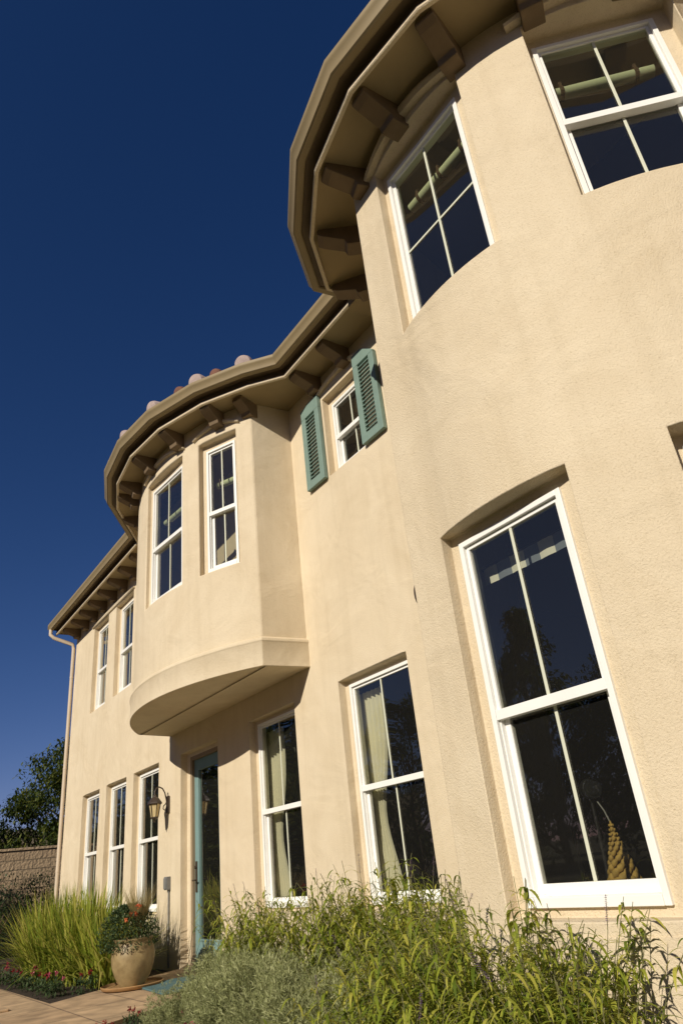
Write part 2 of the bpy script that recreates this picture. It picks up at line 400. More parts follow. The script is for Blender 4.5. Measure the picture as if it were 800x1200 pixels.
# corbelled base of the bay: drip ledge, fascia band, soffit in two leaves with a joint
def offs(pts, d):
    out = []
    for i, p in enumerate(pts):
        p = Vector(p); a = Vector(pts[i-1]) if i else None; c = Vector(pts[i+1]) if i < len(pts)-1 else None
        def nrm(p0, p1):
            t = (p1-p0).normalized(); return Vector((t.y, -t.x, 0))
        if a is None: m = nrm(p, c); out.append(p+m*d)
        elif c is None: m = nrm(a, p); out.append(p+m*d)
        else:
            n1_, n2_ = nrm(a, p), nrm(p, c); m = (n1_+n2_).normalized(); out.append(p+m*(d/max(.3, m.dot(n1_))))
    return out
def sweep(b, base, prof, zadd=0):
    rows = [[Vector((p.x, p.y, z+zadd)) for p in offs(base, d)] for d, z in prof]
    for i in range(len(rows)-1):
        for j in range(len(base)-1):
            b.quad(rows[i][j], rows[i][j+1], rows[i+1][j+1], rows[i+1][j])
    return rows
bline = [Vector((-10.10, .04, 0))] + [BA.P(a0*i/18) for i in range(-18, 19)] + [Vector((-6.25, .04, 0))]
b = MB(); sweep(b, bline, [(.0, 3.225), (.035, 3.205), (.04, 3.175), (.028, 3.155), (.028, 2.905), (0.0, 2.903)])
band = b.build('bay_base', M['stucco'], house, off=HL, merge=True, smooth=35)
md = band.modifiers.new('bevel', 'BEVEL'); md.width = .006; md.segments = 2; md.limit_method = 'ANGLE'; md.angle_limit = rad(40)
b = MB(); inner = offs(bline, .028)
cut = -.50
fr_ = [p for p in inner if p.y <= cut]
b.v = []; pts = [Vector((p.x, p.y, 2.906)) for p in fr_]
b.add(pts, [tuple(range(len(pts)))])
xl, xr = pts[0].x, pts[-1].x
b.add([(xl, cut+.012, 2.906), (xr, cut+.012, 2.906), (-6.24, .03, 2.906), (-10.11, .03, 2.906)], [(0, 1, 2, 3)])
b.add([(xl, cut-.01, 2.918), (xr, cut-.01, 2.918), (xr, cut+.02, 2.918), (xl, cut+.02, 2.918)], [(0, 1, 2, 3)])
b.build('bay_soffit', M['stucco'], house, off=HL)

# arched eyebrow mouldings over the upper windows (in the eave shade)
def eyebrow(P, s0, s1, z, rise, th=.085, proj=.035):
    b = MB(); n = 14; R_ = []
    for i in range(n+1):
        q = s0+(s1-s0)*i/n; p = P(q); e = (P(q+1e-3)-P(q-1e-3)).normalized(); nn = Vector((e.y, -e.x, 0))
        e_ = 1-(2*i/n-1)**2; zz = z+rise*e_; t_ = th*(.45+.55*e_)
        R_.append([p+nn*(-.01)+Z*zz, p+nn*proj+Z*(zz+.008), p+nn*(proj+.012)+Z*(zz+t_*.55), p+nn*(proj)+Z*(zz+t_), p+nn*(-.01)+Z*(zz+t_+.01)])
    for i in range(n):
        for j in range(4): b.quad(R_[i][j], R_[i+1][j], R_[i+1][j+1], R_[i][j+1])
    for k in (0, n): b.add(R_[k], [(0, 1, 2, 3, 4)])
    b.build('window_moulding', M['stucco'], house, off=HL, smooth=40)
for dg, op in ((0, t_ops[1]), (45, t_ops[2])): eyebrow(TW.P, op['s0']-.05, op['s1']+.05, 5.765, .05, .09, .05)
for op in b_ops: eyebrow(BA.P, op['s0']-.02, op['s1']+.02, 5.985, .08, .07, .03)
eyebrow(lambda q: Vector((q, 0, 0)), -5.58, -4.62, 5.965, .07, .08, .035)
eyebrow(lambda q: Vector((q, 0, 0)), -14.5, -11.95, 5.905, .0, .07, .03)
# side and back walls close the volume
b = MB(); HB = 9.0
b.quad((-15.78, 0, 0), (-15.78, HB, 0), (-15.78, HB, WT), (-15.78, 0, WT))
b.quad((-15.78, HB, 0), (3.5, HB, 0), (3.5, HB, WT), (-15.78, HB, WT)); b.quad((3.5, HB, 0), (3.5, 0, 0), (3.5, 0, WT), (3.5, HB, WT))
b.build('side_wall', M['stucco'], house, off=HL)
# weep screed line at the foot of the tower: lower plinth slightly proud
b = MB(); pl_ = [towP(q) for q in [-.8, -.6, tl_] + [rad(a) for a in range(-12, 93, 4)]]
sweep(b, pl_, [(-.001, .655), (.009, .650), (.009, 0)]); b.build('plinth', M['stucco'], house, off=HL, smooth=30)

# interior: floors, ceilings, rear partition, cross partitions
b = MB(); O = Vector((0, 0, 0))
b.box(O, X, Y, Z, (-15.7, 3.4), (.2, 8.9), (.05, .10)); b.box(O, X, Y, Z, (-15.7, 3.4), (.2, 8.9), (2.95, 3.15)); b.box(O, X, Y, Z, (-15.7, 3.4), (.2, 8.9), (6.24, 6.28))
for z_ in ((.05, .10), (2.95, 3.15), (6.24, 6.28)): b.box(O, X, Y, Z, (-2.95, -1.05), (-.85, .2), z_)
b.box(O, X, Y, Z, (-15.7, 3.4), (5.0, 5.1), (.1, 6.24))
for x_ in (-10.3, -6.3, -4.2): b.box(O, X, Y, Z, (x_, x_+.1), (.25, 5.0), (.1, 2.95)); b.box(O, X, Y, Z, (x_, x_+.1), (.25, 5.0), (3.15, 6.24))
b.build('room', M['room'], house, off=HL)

# ---------------------------------------------------------------- windows
def make_window(o, kind, rail, label):
    n, t, W, f0, f1 = o['n'], o['t'], o['W'], o['f0'], o['f1']
    O_ = o['o'] + n*FR; h = W/2
    b = MB(); fw_ = .031
    D = (-.10, 0.0)
    b.box(O_, t, n, Z, (-h, -h+fw_), D, (f0, f1)); b.box(O_, t, n, Z, (h-fw_, h), D, (f0, f1))
    b.box(O_, t, n, Z, (-h+fw_, h-fw_), D, (f1-fw_, f1)); b.box(O_, t, n, Z, (-h+fw_, h-fw_), (-.10, .006), (f0, f0+fw_*1.35))
    # stepped inner lip of the vinyl frame
    L_ = (-.085, -.022); g = .008
    b.box(O_, t, n, Z, (-h+fw_, -h+fw_+g), L_, (f0+fw_*1.35, f1-fw_)); b.box(O_, t, n, Z, (h-fw_-g, h-fw_), L_, (f0+fw_*1.35, f1-fw_))
    b.box(O_, t, n, Z, (-h+fw_+g, h-fw_-g), L_, (f1-fw_-g, f1-fw_))
    win = b.build('window', M['vinyl'], house, off=HL, bevel=.003); win['label'] = label
    ih = h-fw_-g; top = f1-fw_-g; bot = f0+fw_*1.35
    def sub(name, b, m, bev=.002): return b.build(name, m, win, off=HL, bevel=bev)
    def pane(z0, z1, dep, hw):
        b = MB(); b.add([O_+t*a+n*dep+Z*c for a, c in ((-hw, z0), (hw, z0), (hw, z1), (-hw, z1))], [(0, 1, 2, 3)])
        sub('pane', b, M['glass'], 0)
    def munt(z0, z1, dep, u0=-.009, u1=.009):
        b = MB(); b.box(O_, t, n, Z, (u0, u1), (dep+.002, dep+.009), (z0, z1)); sub('muntin', b, M['muntin'], .002)
    if kind == 'cross':
        s = .014; b = MB(); d = (-.05, -.028)
        b.box(O_, t, n, Z, (-ih, -ih+s), d, (bot, top)); b.box(O_, t, n, Z, (ih-s, ih), d, (bot, top))
        b.box(O_, t, n, Z, (-ih+s, ih-s), d, (top-s, top)); b.box(O_, t, n, Z, (-ih+s, ih-s), d, (bot, bot+s)); sub('sash', b, M['vinyl'])
        pane(bot+.01, top-.01, -.042, ih-.01); munt(bot+s, top-s, -.042)
        b = MB(); b.box(O_, t, n, Z, (-ih+s, ih-s), (-.0405, -.0345), (rail-.009, rail+.009)); sub('muntin', b, M['muntin'], .002)
        return win
    s = .016; b = MB(); d = (-.05, -.020)
    b.box(O_, t, n, Z, (-ih, -ih+s), d, (rail, top)); b.box(O_, t, n, Z, (ih-s, ih), d, (rail, top)); b.box(O_, t, n, Z, (-ih+s, ih-s), d, (top-s, top))
    b.box(O_, t, n, Z, (-ih-g*.9, ih+g*.9), (-.05, -.004), (rail-.05, rail)); sub('upper_sash', b, M['vinyl'])
    pane(rail-.01, top-.01, -.032, ih-.01); munt(rail, top-s, -.032)
    s2 = .034; b = MB(); d = (-.080, -.050); zt = rail-.002
    b.box(O_, t, n, Z, (-ih, -ih+s2), d, (bot, zt)); b.box(O_, t, n, Z, (ih-s2, ih), d, (bot, zt))
    b.box(O_, t, n, Z, (-ih+s2, ih-s2), d, (zt-.045, zt)); b.box(O_, t, n, Z, (-ih+s2, ih-s2), d, (bot, bot+.05)); sub('lower_sash', b, M['vinyl'])
    pane(bot+.02, zt-.02, -.058, ih-.02); munt(bot+.05, zt-.045, -.058)
    return win
for o, kind, rail, label in wins: make_window(o, kind, rail, label)

# door: stucco-coloured wooden frame, teal slab with one tall light
O_ = Vector((-9.165, .10, 0)); n_ = -Y
b = MB()
for u0, u1, z0_, z1_ in ((-.51, -.455, .035, 2.545), (.455, .51, .035, 2.545), (-.455, .455, 2.49, 2.545)):
    b.box(O_, X, n_, Z, (u0, u1), (-.16, -.001), (z0_, z1_))
door = b.build('door', M['trimbrown'], house, off=HL, bevel=.004); door['label'] = 'narrow teal door with a tall glass light under the bay'
b = MB(); d = (-.085, -.04)
b.box(O_, X, n_, Z, (-.455, -.335), d, (.04, 2.488)); b.box(O_, X, n_, Z, (.335, .455), d, (.04, 2.488))
b.box(O_, X, n_, Z, (-.335, .335), d, (2.36, 2.488)); b.box(O_, X, n_, Z, (-.335, .335), d, (.04, .32))
for u0, u1, z0_, z1_ in ((-.335, -.315, .32, 2.36), (.315, .335, .32, 2.36), (-.315, .315, .32, .34), (-.315, .315, 2.34, 2.36)):
    b.box(O_, X, n_, Z, (u0, u1), (-.08, -.032), (z0_, z1_))
b.build('door_leaf', M['teal_door'], door, off=HL, bevel=.003)
b = MB(); b.add([O_+X*a+n_*(-.06)+Z*c for a, c in ((-.33, .33), (.33, .33), (.33, 2.35), (-.33, 2.35))], [(0, 1, 2, 3)])
b.build('pane', M['glass'], door, off=HL)
b = MB(); b.box(O_, X, n_, Z, (-.425, -.375), (-.041, -.030), (.86, 1.22)); b.tube([O_+X*-.40+n_*(-.035)+Z*1.0, O_+X*-.40+n_*.02+Z*1.0, O_+X*-.30+n_*.025+Z*1.0], .011)
b.tube([O_+X*-.40+n_*(-.035)+Z*1.15, O_+X*-.40+n_*-.012+Z*1.15], .02, 12)
b.build('handle', M['bronze'], door, off=HL, bevel=.002)
b = MB(); b.box(Vector((0, 0, 0)), X, Y, Z, (-9.75, -8.58), (-.03, .2), (.002, .028)); b.build('door_sill', M['trimbrown'], house, off=HL, bevel=.004)

# ---------------------------------------------------------------- shutters
def shutter(x0, x1, z0, z1, dl, dr):
    b = MB(); y0, y1 = -.055, -.008; st = .085
    def zt(x): # clipped outer top corner
        q = (x-x0)/(x1-x0)
        if dl and q < .35: return z1-dl*(1-q/.35)
        if dr and q > .45: return z1-dr*(q-.45)/.55
        return z1
    def prism(pts, ya, yb):
        n = len(pts); b.add([(p[0], ya, p[1]) for p in pts]+[(p[0], yb, p[1]) for p in pts],
              [tuple(range(n)), tuple(range(n, 2*n))[::-1]]+[(i, n+i, n+(i+1) % n, (i+1) % n) for i in range(n)])
    zi = z1-.17
    prism([(x0, z0), (x0+st, z0), (x0+st, zi), (x0, zi)], y0, y1); prism([(x1-st, z0), (x1, z0), (x1, zi), (x1-st, zi)], y0, y1)
    prism([(x0+st, z0), (x1-st, z0), (x1-st, z0+.10), (x0+st, z0+.10)], y0, y1)
    xs = [x0, x0+.35*(x1-x0), x0+.45*(x1-x0), x1]
    prism([(x0, zi), (x1, zi), (x1, zt(x1)), (xs[2], z1), (xs[1], z1), (x0, zt(x0))], y0, y1)
    sh = b.build('shutter', M['teal'], house, off=HL, bevel=.005)
    b = MB(); n = 17; za, zb = z0+.115, zi-.01
    for i in range(n):
        z = za+(zb-za)*(i+.5)/n; hh = (zb-za)/n*.20
        b.add([(x0+st-.003, -.050, z-hh), (x1-st+.003, -.050, z-hh), (x1-st+.003, -.018, z+hh), (x0+st-.003, -.018, z+hh),
               (x0+st-.003, -.050, z-hh+.009), (x1-st+.003, -.050, z-hh+.009), (x1-st+.003, -.018, z+hh+.009), (x0+st-.003, -.018, z+hh+.009)],
              [(0, 1, 2, 3), (7, 6, 5, 4), (0, 4, 5, 1), (2, 6, 7, 3)])
    b.build('louvre', M['teal'], sh, off=HL)
    return sh
shutter(-5.90, -5.53, 4.86, 5.99, .035, 0)['label'] = 'teal louvred shutter left of the small window'
shutter(-4.80, -4.43, 4.86, 6.01, 0, .15)['label'] = 'teal louvred shutter right of the small window'

# ---------------------------------------------------------------- eaves
GR, BR = 2.38, 3.80
gz0, gz1 = 6.285, 6.42
yM = -.60
def arcpts(c, R, degs): return [c + Vector((math.sin(rad(a)), -math.cos(rad(a)), 0))*R for a in degs]
bx = math.sqrt(BR**2-(yM-2.19)**2); tx = math.sqrt(GR**2-(yM-.41)**2)
bay_v = [-36.5, -24, -11.5, 1, 13.5, 26, 36.5]
tow_v = [-57, -46.5, -25, -3.5, 18, 39.5, 57]
bay_v = [-24, -11.5, 1, 13.5, 26, 36.5]; tow_v = [-65, -46.5, -25, -3.5, 18, 39.5, 61]
base = ([Vector((-15.98, yM, 0)), Vector((-8.14-bx, yM, 0))] + [p for p in arcpts(BA.c, BR, bay_v)] + [Vector((-8.14+bx, yM, 0))] +
        [Vector((-4.15, yM, 0))])
GR = 2.41; TZ = -.29
tow_v = [-90, -71, -55, -37, -19.5, -2, 15.5, 33, 51, 69, 87]
tbase = arcpts(TW.c, GR, tow_v); tbase[0] = Vector((-3.98, -.02, 0)); tbase[1] = Vector((-4.13, -.70, 0))
b = MB()
prof = [(-.105, gz1-.01), (-.115, gz1-.005), (-.115, gz0+.01), (-.105, gz0), (-.055, gz0-.002), (-.040, gz0+.008), (-.034, gz0+.03), (-.026, gz0+.055), (-.012, gz0+.078), (-.004, gz0+.09), (0, gz0+.10), (0, gz1-.006), (-.006, gz1), (-.014, gz1-.004), (-.014, gz1-.03), (-.04, gz0+.05), (-.09, gz0+.02), (-.105, gz1-.01)]
sweep(b, base, prof); sweep(b, tbase, prof, TZ)
e0 = [Vector((p[0].x, p[0].y, 0)) for p in [offs(base, 0)]]
gut = b.build('gutter', M['gutter'], house, off=HL, merge=True, smooth=25)
b = MB(); b.box(Vector((-15.985, yM, 0)), X, Y, Z, (-.004, .004), (.0, .115), (gz0+.02, gz1-.01)); b.build('gutter_end', M['gutter'], house, off=HL)
b = MB(); fp_ = [(-.118, gz1+.02), (-.118, 6.30), (-.19, 6.298), (-.19, 6.205)]; sweep(b, base, fp_); sweep(b, tbase, fp_, TZ); b.build('fascia', M['fascia'], house, off=HL, smooth=20)
b = MB(); fp_ = [(-.178, 6.222), (-.178, 6.196), (-.186, 6.188), (-.212, 6.188), (-.214, 6.224)]; sweep(b, base, fp_); sweep(b, tbase, fp_, TZ); b.build('soffit_trim', M['stucco'], house, off=HL, smooth=20)
b = MB(); sweep(b, base, [(-.195, 6.2225), (-.66, 6.2225)]); ti_ = offs(tbase, -.195)
for i_ in range(len(ti_)-1): b.add([(ti_[i_].x, ti_[i_].y, 6.2225+TZ), (ti_[i_+1].x, ti_[i_+1].y, 6.2225+TZ), (-2.2, .3, 6.2225+TZ)], [(0, 1, 2)])
b.add([(-4.0, -.2, 6.2225+TZ), (-3.9, -.7, 6.2225+TZ), (-2.2, .3, 6.2225+TZ), (-3.4, .1, 6.2225+TZ)], [(0, 1, 2, 3)])
b.add([(-10.75, -.35, 6.226), (-5.35, -.35, 6.226), (-5.35, .1, 6.226), (-10.75, .1, 6.226)], [(0, 1, 2, 3)]); b.add([(-4.6, -.35, 6.226), (-4.1, -.35, 6.226), (-4.1, .1, 6.226), (-4.6, .1, 6.226)], [(0, 1, 2, 3)]); b.build('soffit', M['soffit'], house, off=HL)
b = MB(); b.box(Vector((0, 0, 0)), X, Y, Z, (-4.10, -3.25), (-.57, .01), (5.938, 6.30)); b.build('eave_return', M['soffit'], house, off=HL)
# thin roofing edge above the gutter
b = MB(); dp_ = [(-.03, gz1+.012), (-.03, gz1+.022), (-.16, gz1+.05), (-.16, gz1+.035), (-.03, gz1+.012)]; sweep(b, base, dp_); sweep(b, tbase, dp_, TZ); b.build('drip_edge', M['fascia'], house, off=HL)
# brackets
def bracket(p, n, L=.36, dz=0):
    b = MB(); t = Vector((-n.y, n.x, 0)); h = .072
    pf = [(-.03, 6.228), (L-.02, 6.228), (L, 6.205), (L, 6.165), (L-.05, 6.135), (.13, 6.07), (.115, 6.025), (.09, 6.02), (-.03, 6.02)]
    k = len(pf)
    b.add([p+n*a+t*s+Z*(z+dz) for s in (-h, h) for a, z in pf], [tuple(range(k))[::-1], tuple(range(k, 2*k))] + [(i, (i+1) % k, k+(i+1) % k, k+i) for i in range(k)])
    b.build('bracket', M['bracket'], house, off=HL, bevel=.006)
for i in range(8): bracket(Vector((-15.55+.62*i, 0, 0)), -Y)
for x_ in (-5.55, -4.95): bracket(Vector((x_, 0, 0)), -Y)
for a in [-30, -17.7, -11.5+.0, 1, 13.5, 26]:
    n, t = BA.nt(rad(a)); bracket(BA.P(rad(a)), n, .30)
bracket(Vector((-6.36, -.47, 0)), Vector((.35, -.94, 0)).normalized(), .28)
for a in (-55, -37, -19.5, -2, 15.5, 33, 51, 69):
    n, t = TW.nt(rad(a)); bracket(TW.P(rad(a)), n, .36, TZ)

# ---------------------------------------------------------------- roof with barrel tiles
def tile_mat():
    m = bpy.data.materials.new('roof_tiles'); m.use_nodes = True; n = m.node_tree; L = n.links.new; p = n.nodes['Principled BSDF']
    tc = n.nodes.new('ShaderNodeTexCoord'); br = n.nodes.new('ShaderNodeTexNoise'); br.inputs['Scale'].default_value = 5
    L(tc.outputs['Object'], br.inputs[0]); cr = n.nodes.new('ShaderNodeValToRGB')
    cr.color_ramp.elements[0].color = (.20, .075, .045, 1); cr.color_ramp.elements[1].color = (.40, .17, .10, 1); cr.color_ramp.elements[0].position = .35; cr.color_ramp.elements[1].position = .65
    L(br.outputs[0], cr.inputs[0]); L(cr.outputs[0], p.inputs['Base Color']); p.inputs['Roughness'].default_value = .85
    return m
M['roof'] = tile_mat()
b = MB(); zr = gz1+.02; rise = .30
rb = offs(base, -.08)
def roof_strip(p0, p1, apex0, apex1):
    """barrel tile strip from eave edge p0-p1 up to apex0-apex1, half-round corrugations"""
    L_ = (p1-p0).length; nb = max(2, int(L_/.22)); sub = 6; rows = 10
    grid = []
    for j in range(rows+1):
        q = j/rows; a = p0.lerp(apex0, q); c = p1.lerp(apex1, q); row = []
        for i in range(nb*sub+1):
            s = i/(nb*sub); ww = .045*abs(math.sin(PI*nb*s))*(1-q*.3)
            v = a.lerp(c, s); row.append(Vector((v.x, v.y, v.z+ww)))
        grid.append(row)
    for j in range(rows):
        for i in range(nb*sub):
            b.quad(grid[j][i], grid[j][i+1], grid[j+1][i+1], grid[j+1][i])
ridge = 4.5
def up(p, y): return Vector((p.x, y, zr+(y-yM)*rise))
for i in range(len(rb)-1):
    p0 = Vector((rb[i].x, rb[i].y, zr)); p1 = Vector((rb[i+1].x, rb[i+1].y, zr))
    mid = (p0+p1)/2
    if mid.y < yM+.05 and abs(mid.x+8.14) < bx+.1: ap = Vector((-8.14, 2.19, zr+BR*rise)); roof_strip(p0, p1, ap, ap)
rt = offs(tbase, -.08)
for i in range(len(rt)-1):
    ap = Vector((-2.2, .41, zr+TZ+GR*rise)); roof_strip(Vector((rt[i].x, rt[i].y, zr+TZ)), Vector((rt[i+1].x, rt[i+1].y, zr+TZ)), ap, ap)
roof_strip(Vector((-15.95, yM+.08, zr)), Vector((3.7, yM+.08, zr)), up(Vector((-11.5, 0, 0)), ridge), up(Vector((0, 0, 0)), ridge))
b.add([(-15.95, yM+.08, zr), (-15.95, 9.6, zr), (-11.5, ridge, zr+(ridge-yM)*rise)], [(0, 1, 2)])
b.add([(-15.95, 9.6, zr), (3.7, 9.6, zr), (0, ridge, zr+(ridge-yM)*rise), (-11.5, ridge, zr+(ridge-yM)*rise)], [(0, 1, 2, 3)])
b.add([(3.7, 9.6, zr), (3.7, yM+.08, zr), (0, ridge, zr+(ridge-yM)*rise)], [(0, 1, 2)])
roof = b.build('roof', M['roof'], house, off=HL, smooth=50)
def cap(p, d, R, L_, m, name='cap_tile'):
    b = MB(); d = d.normalized(); side = Vector((-d.y, d.x, 0)).normalized(); upv = side.cross(d)*-1
    if upv.z < 0: upv = -upv
    n = 10; A = []
    for e, (q, rr, dr) in enumerate(((0, .0, -.02), (0.0, .55, -.018), (.0, .9, -.006), (.03, 1.0, 0), (L_, .82, 0))):
        A.append([p + d*(q) + d*dr + (side*math.cos(PI*i/n) + upv*math.sin(PI*i/n))*R*rr for i in range(n+1)])
    for k in range(len(A)-1):
        for i in range(n): b.quad(A[k][i], A[k][i+1], A[k+1][i+1], A[k+1][i])
    return b.build(name, m, roof, off=HL, smooth=50, merge=True)
for a in bay_v:
    v = BA.c + Vector((math.sin(rad(a)), -math.cos(rad(a)), 0))*(BR-.08); v.z = zr+.030
    d = Vector((-8.14, 2.19, zr+BR*rise))-v
    cap(v, d, .115, .38, M['mortar'])
    for s in (.38, .74, 1.10): cap(v+d.normalized()*s+Z*.01, d, .12, .4, M['tile'])
for a in (30.5, 21.5):
    v = BA.c + Vector((math.sin(rad(a)), -math.cos(rad(a)), 0))*(BR-.09); v.z = zr+.020
    cap(v, Vector((-8.14, 2.19, zr+BR*rise))-v, .085, .4, M['tile'])
# downspout at the far left corner
b = MB(); yp = -.045; xp = -15.83
b.tube([(-15.93, yM+.06, gz0+.01), (-15.93, yM+.06, 6.18), (-15.90, yM+.13, 6.10), (xp, yp-.03, 5.96), (xp, yp, 5.86), (xp, yp, 3.0), (xp, yp, .05)], .040, 12)
for z_ in (5.2, 3.3, 1.4): b.tube([(xp, yp, z_), (xp, yp, z_+.03)], .044, 12)
ds = b.build('downspout', M['pipe'], house, off=HL, smooth=40)
VZ = 2.425
# oval cover on the tower's turning edge
b = MB(); t = (Vector((-3.30, .05, 0))-TC_).normalized(); n = Vector((-t.y, t.x, 0)); n = n if n.x < 0 else -n; p = TC_ + t*.075 + Z*VZ
R_ = []
for e, (q, dd) in enumerate(((1, -.01), (.97, .012), (.7, .024), (.0, .03))):
    R_.append([p + n*dd*1.5 + t*(.055*q*math.cos(2*PI*i/16)) + Z*(.095*q*math.sin(2*PI*i/16)) for i in range(16)])
for k in range(3):
    for i in range(16): b.quad(R_[k][i], R_[k][(i+1) % 16], R_[k+1][(i+1) % 16], R_[k+1][i])
b.build('vent_cover', M['bronze'], house, off=HL, smooth=50)

# ---------------------------------------------------------------- behind the glass
def curtain(name, x0, x1, y, z0, z1, m, label, cat, folds=7, amp=.035, pinch=None, t=X, o=Vector((0, 0, 0)), n=Y):
    b = MB(); nx, nz = folds*8, 16
    for j in range(nz+1):
        q = j/nz
        for i in range(nx+1):
            s = i/nx; x = x0+(x1-x0)*s
            if pinch is not None:
                c = pinch; k = 1-.55*math.exp(-((q-.35)/.25)**2); x = c+(x-c)*k
            w_ = amp*math.sin(2*PI*folds*s+.6*math.sin(3*q))*(1-.3*q)
            b.v.append(tuple(o + t*x + n*(y+w_) + Z*(z0+(z1-z0)*q)))
    for j in range(nz):
        for i in range(nx):
            k = j*(nx+1)+i; b.f.append((k, k+1, k+nx+2, k+nx+1))
    c = b.build(name, m, smooth=80); setp(c, label, cat); return c
curtain('curtain', -5.78, -5.36, .24, .75, 2.50, M['cloth'], 'pale curtain gathered at the left inside the window nearest the tower', 'curtain', 6, .022, pinch=-5.66)
curtain('curtain', -7.70, -7.28, .24, .75, 2.50, M['cloth'], 'pale curtain at the left inside the window under the bay', 'curtain', 6, .022, pinch=-7.58)
curtain('curtain', -14.28, -13.90, .35, 4.2, 5.75, M['cloth'], 'pale curtain inside the small upper window nearest the downspout', 'curtain', 4)
curtain('curtain', -12.82, -12.42, .35, 4.2, 5.75, M['cloth'], 'pale curtain inside the small upper window nearest the bay', 'curtain', 4)
# striped valance in the large tower window
vr = empty('valance', (-2.215, -1.05, 2.365), 'short valance in pale and grey stripes inside the large tower window', 'valance')
M['stripe_g'] = mat('valance_grey', (.22, .25, .30), .9)
b1, b2 = MB(), MB()
for i in range(8):
    x0, x1 = -.42+.105*i, -.42+.105*(i+1); bb = b1 if i % 2 == 0 else b2
    for k in range(4):
        q0, q1 = k/4, (k+1)/4
        f_ = lambda q: Vector((x0+(x1-x0)*q, -.005*math.sin(PI*q), 0))
        p, q = f_(q0), f_(q1); bb.quad(p, q, q+Z*.10, p+Z*.10)
b1.build('stripe', M['stripe_w'], vr); b2.build('stripe', M['stripe_g'], vr)
b = MB(); b.tube([(-.44, .02, .11), (.44, .02, .11)], .012); b.build('rod', M['bronze'], vr)
# rolled green shades in the upper windows
def roll(o, z, W, label, ties=2):
    n, t = o['n'], o['t']; c = o['o'] - n*.16
    root = empty('roll_shade', tuple(c+Z*z), label, 'shade', 'rolled shades in the upper windows')
    b = MB(); O1 = -t*W/2; O2 = t*W/2
    b.tube([O1, O1*.5, Vector((0, 0, 0)), O2*.5, O2], .040, 14); b.build('roll', M['green'], root, smooth=50)
    for k in range(ties):
        q = W*(-.34+.68*k/(ties-1)); b = MB(); b.tube([t*(q-.012), t*(q+.012)],   .048, 14)
        b.box(t*q, t, n, Z, (-.01, .01), (.0, .038), (.0, .07)); b.build('strap', M['wood'], root)
roll(t_ops[1], 5.43, .70, 'rolled pale green shade with dark straps in the upper tower window with cross muntins', 3)
roll(t_ops[2], 5.40, .70, 'rolled pale green shade with dark straps in the top right window', 2)
roll(b_ops[0], 5.38, .76, 'rolled shade high in the wider window of the curved bay', 2)
roll(b_ops[1], 5.40, .40, 'rolled shade high in the narrow window of the curved bay', 2)
# golden braided column and round black lamp head in the tower room
gr = empty('braided_cone', (-2.44, -.72, .10), 'golden braided cone standing behind the large tower window', 'decoration')
b = MB(); H_ = .97
for i in range(46):
    q = i/46; zc = q*H_; R0 = min(.085, .22*H_*(1-q))+.004; nb_ = 6
    for k in range(nb_):
        a = 2*PI*(k+.5*(i % 2))/nb_; c_ = Vector((R0*math.cos(a), R0*math.sin(a), zc)); t_ = Vector((-math.sin(a), math.cos(a), .9)).normalized()
        w_ = max(.006, R0*.36); b.tube([c_-t_*w_*1.5, c_-t_*w_*.9, c_, c_+t_*w_*.9, c_+t_*w_*1.5], [w_*.2, w_*.75, w_, w_*.75, w_*.2], 7)
b.tube([(0, 0, 0), (0, 0, H_*.6), (0, 0, H_)], [.085, .06, .004], 12)
b.build('braid', M['gold'], gr, smooth=60)
b = MB(); b.tube([(0, 0, H_-.01), (-.02, 0, H_+.05), (-.05, .0, H_+.10)], .004, 6); b.build('finial', M['metal'], gr)
lr = empty('studio_lamp', (-2.52, -.72, -.06), 'round black lamp head on a thin stand behind the large tower window', 'lamp')
b = MB(); b.tube([(-.02, .02, .17), (-.01, 0, .8), (.0, 0, 1.25)], [.014, .011, .008], 8); b.build('stand', M['black'], lr)
b = MB(); b.tube([(.045, -.03, 1.29), (.02, -.015, 1.29), (-.02, .01, 1.29), (-.05, .03, 1.29)], [.050, .053, .044, .024], 20); b.build('head', M['black'], lr, bevel=.004)
b = MB(); b.tube([(.051, -.034, 1.29), (.046, -.031, 1.29)], .034, 20); b.build('lens', M['black'], lr)

# ---------------------------------------------------------------- wall lantern, outlet, mat, pot
LP = Vector((-10.20, 0, 1.99))
lan = empty('wall_lantern', LP, 'dark bronze coach lantern on a curved arm left of the door', 'lantern')
lan.scale = (.88, .88, .88)
b = MB(); b.box(Vector((0, 0, 0)), X, Y, Z, (-.055, .055), (-.03, -.001), (-.13, .13)); b.build('back_plate', M['bronze'], lan, bevel=.012)
b = MB()
pts = [(0, -.03+.0, .06)] + [(0, -.16-.13*math.cos(a), .16+.13*math.sin(a)) for a in [PI*1.0*(1-i/12)-PI*0 for i in range(13)][::1]]
pts = [(0, -.03, .00), (0, -.045, .08), (0, -.07, .18), (0, -.11, .245), (0, -.165, .27), (0, -.215, .25), (0, -.235, .20), (0, -.235, .15)]
b.tube(pts, .011, 8)
b.tube([(0, -.03, -.06), (0, -.06, -.085), (0, -.095, -.06), (0, -.09, -.02), (0, -.055, .01), (0, -.04, .05)], .008, 8)
b.build('arm', M['bronze'], lan, smooth=50)
b = MB(); cc = (0, -.235, 0)
b.lathe([(.0, .17), (.012, .165), (.016, .15), (.03, .135), (.035, .12), (.06, .105), (.105, .045), (.118, .02), (.112, .012), (.0, .012)], cc, 6)
b.lathe([(.0, -.20), (.055, -.20), (.06, -.19), (.06, -.175), (.05, -.17)], cc, 6)
b.lathe([(.0, -.26), (.012, -.25), (.016, -.235), (.008, -.222), (.03, -.20)], cc, 8)
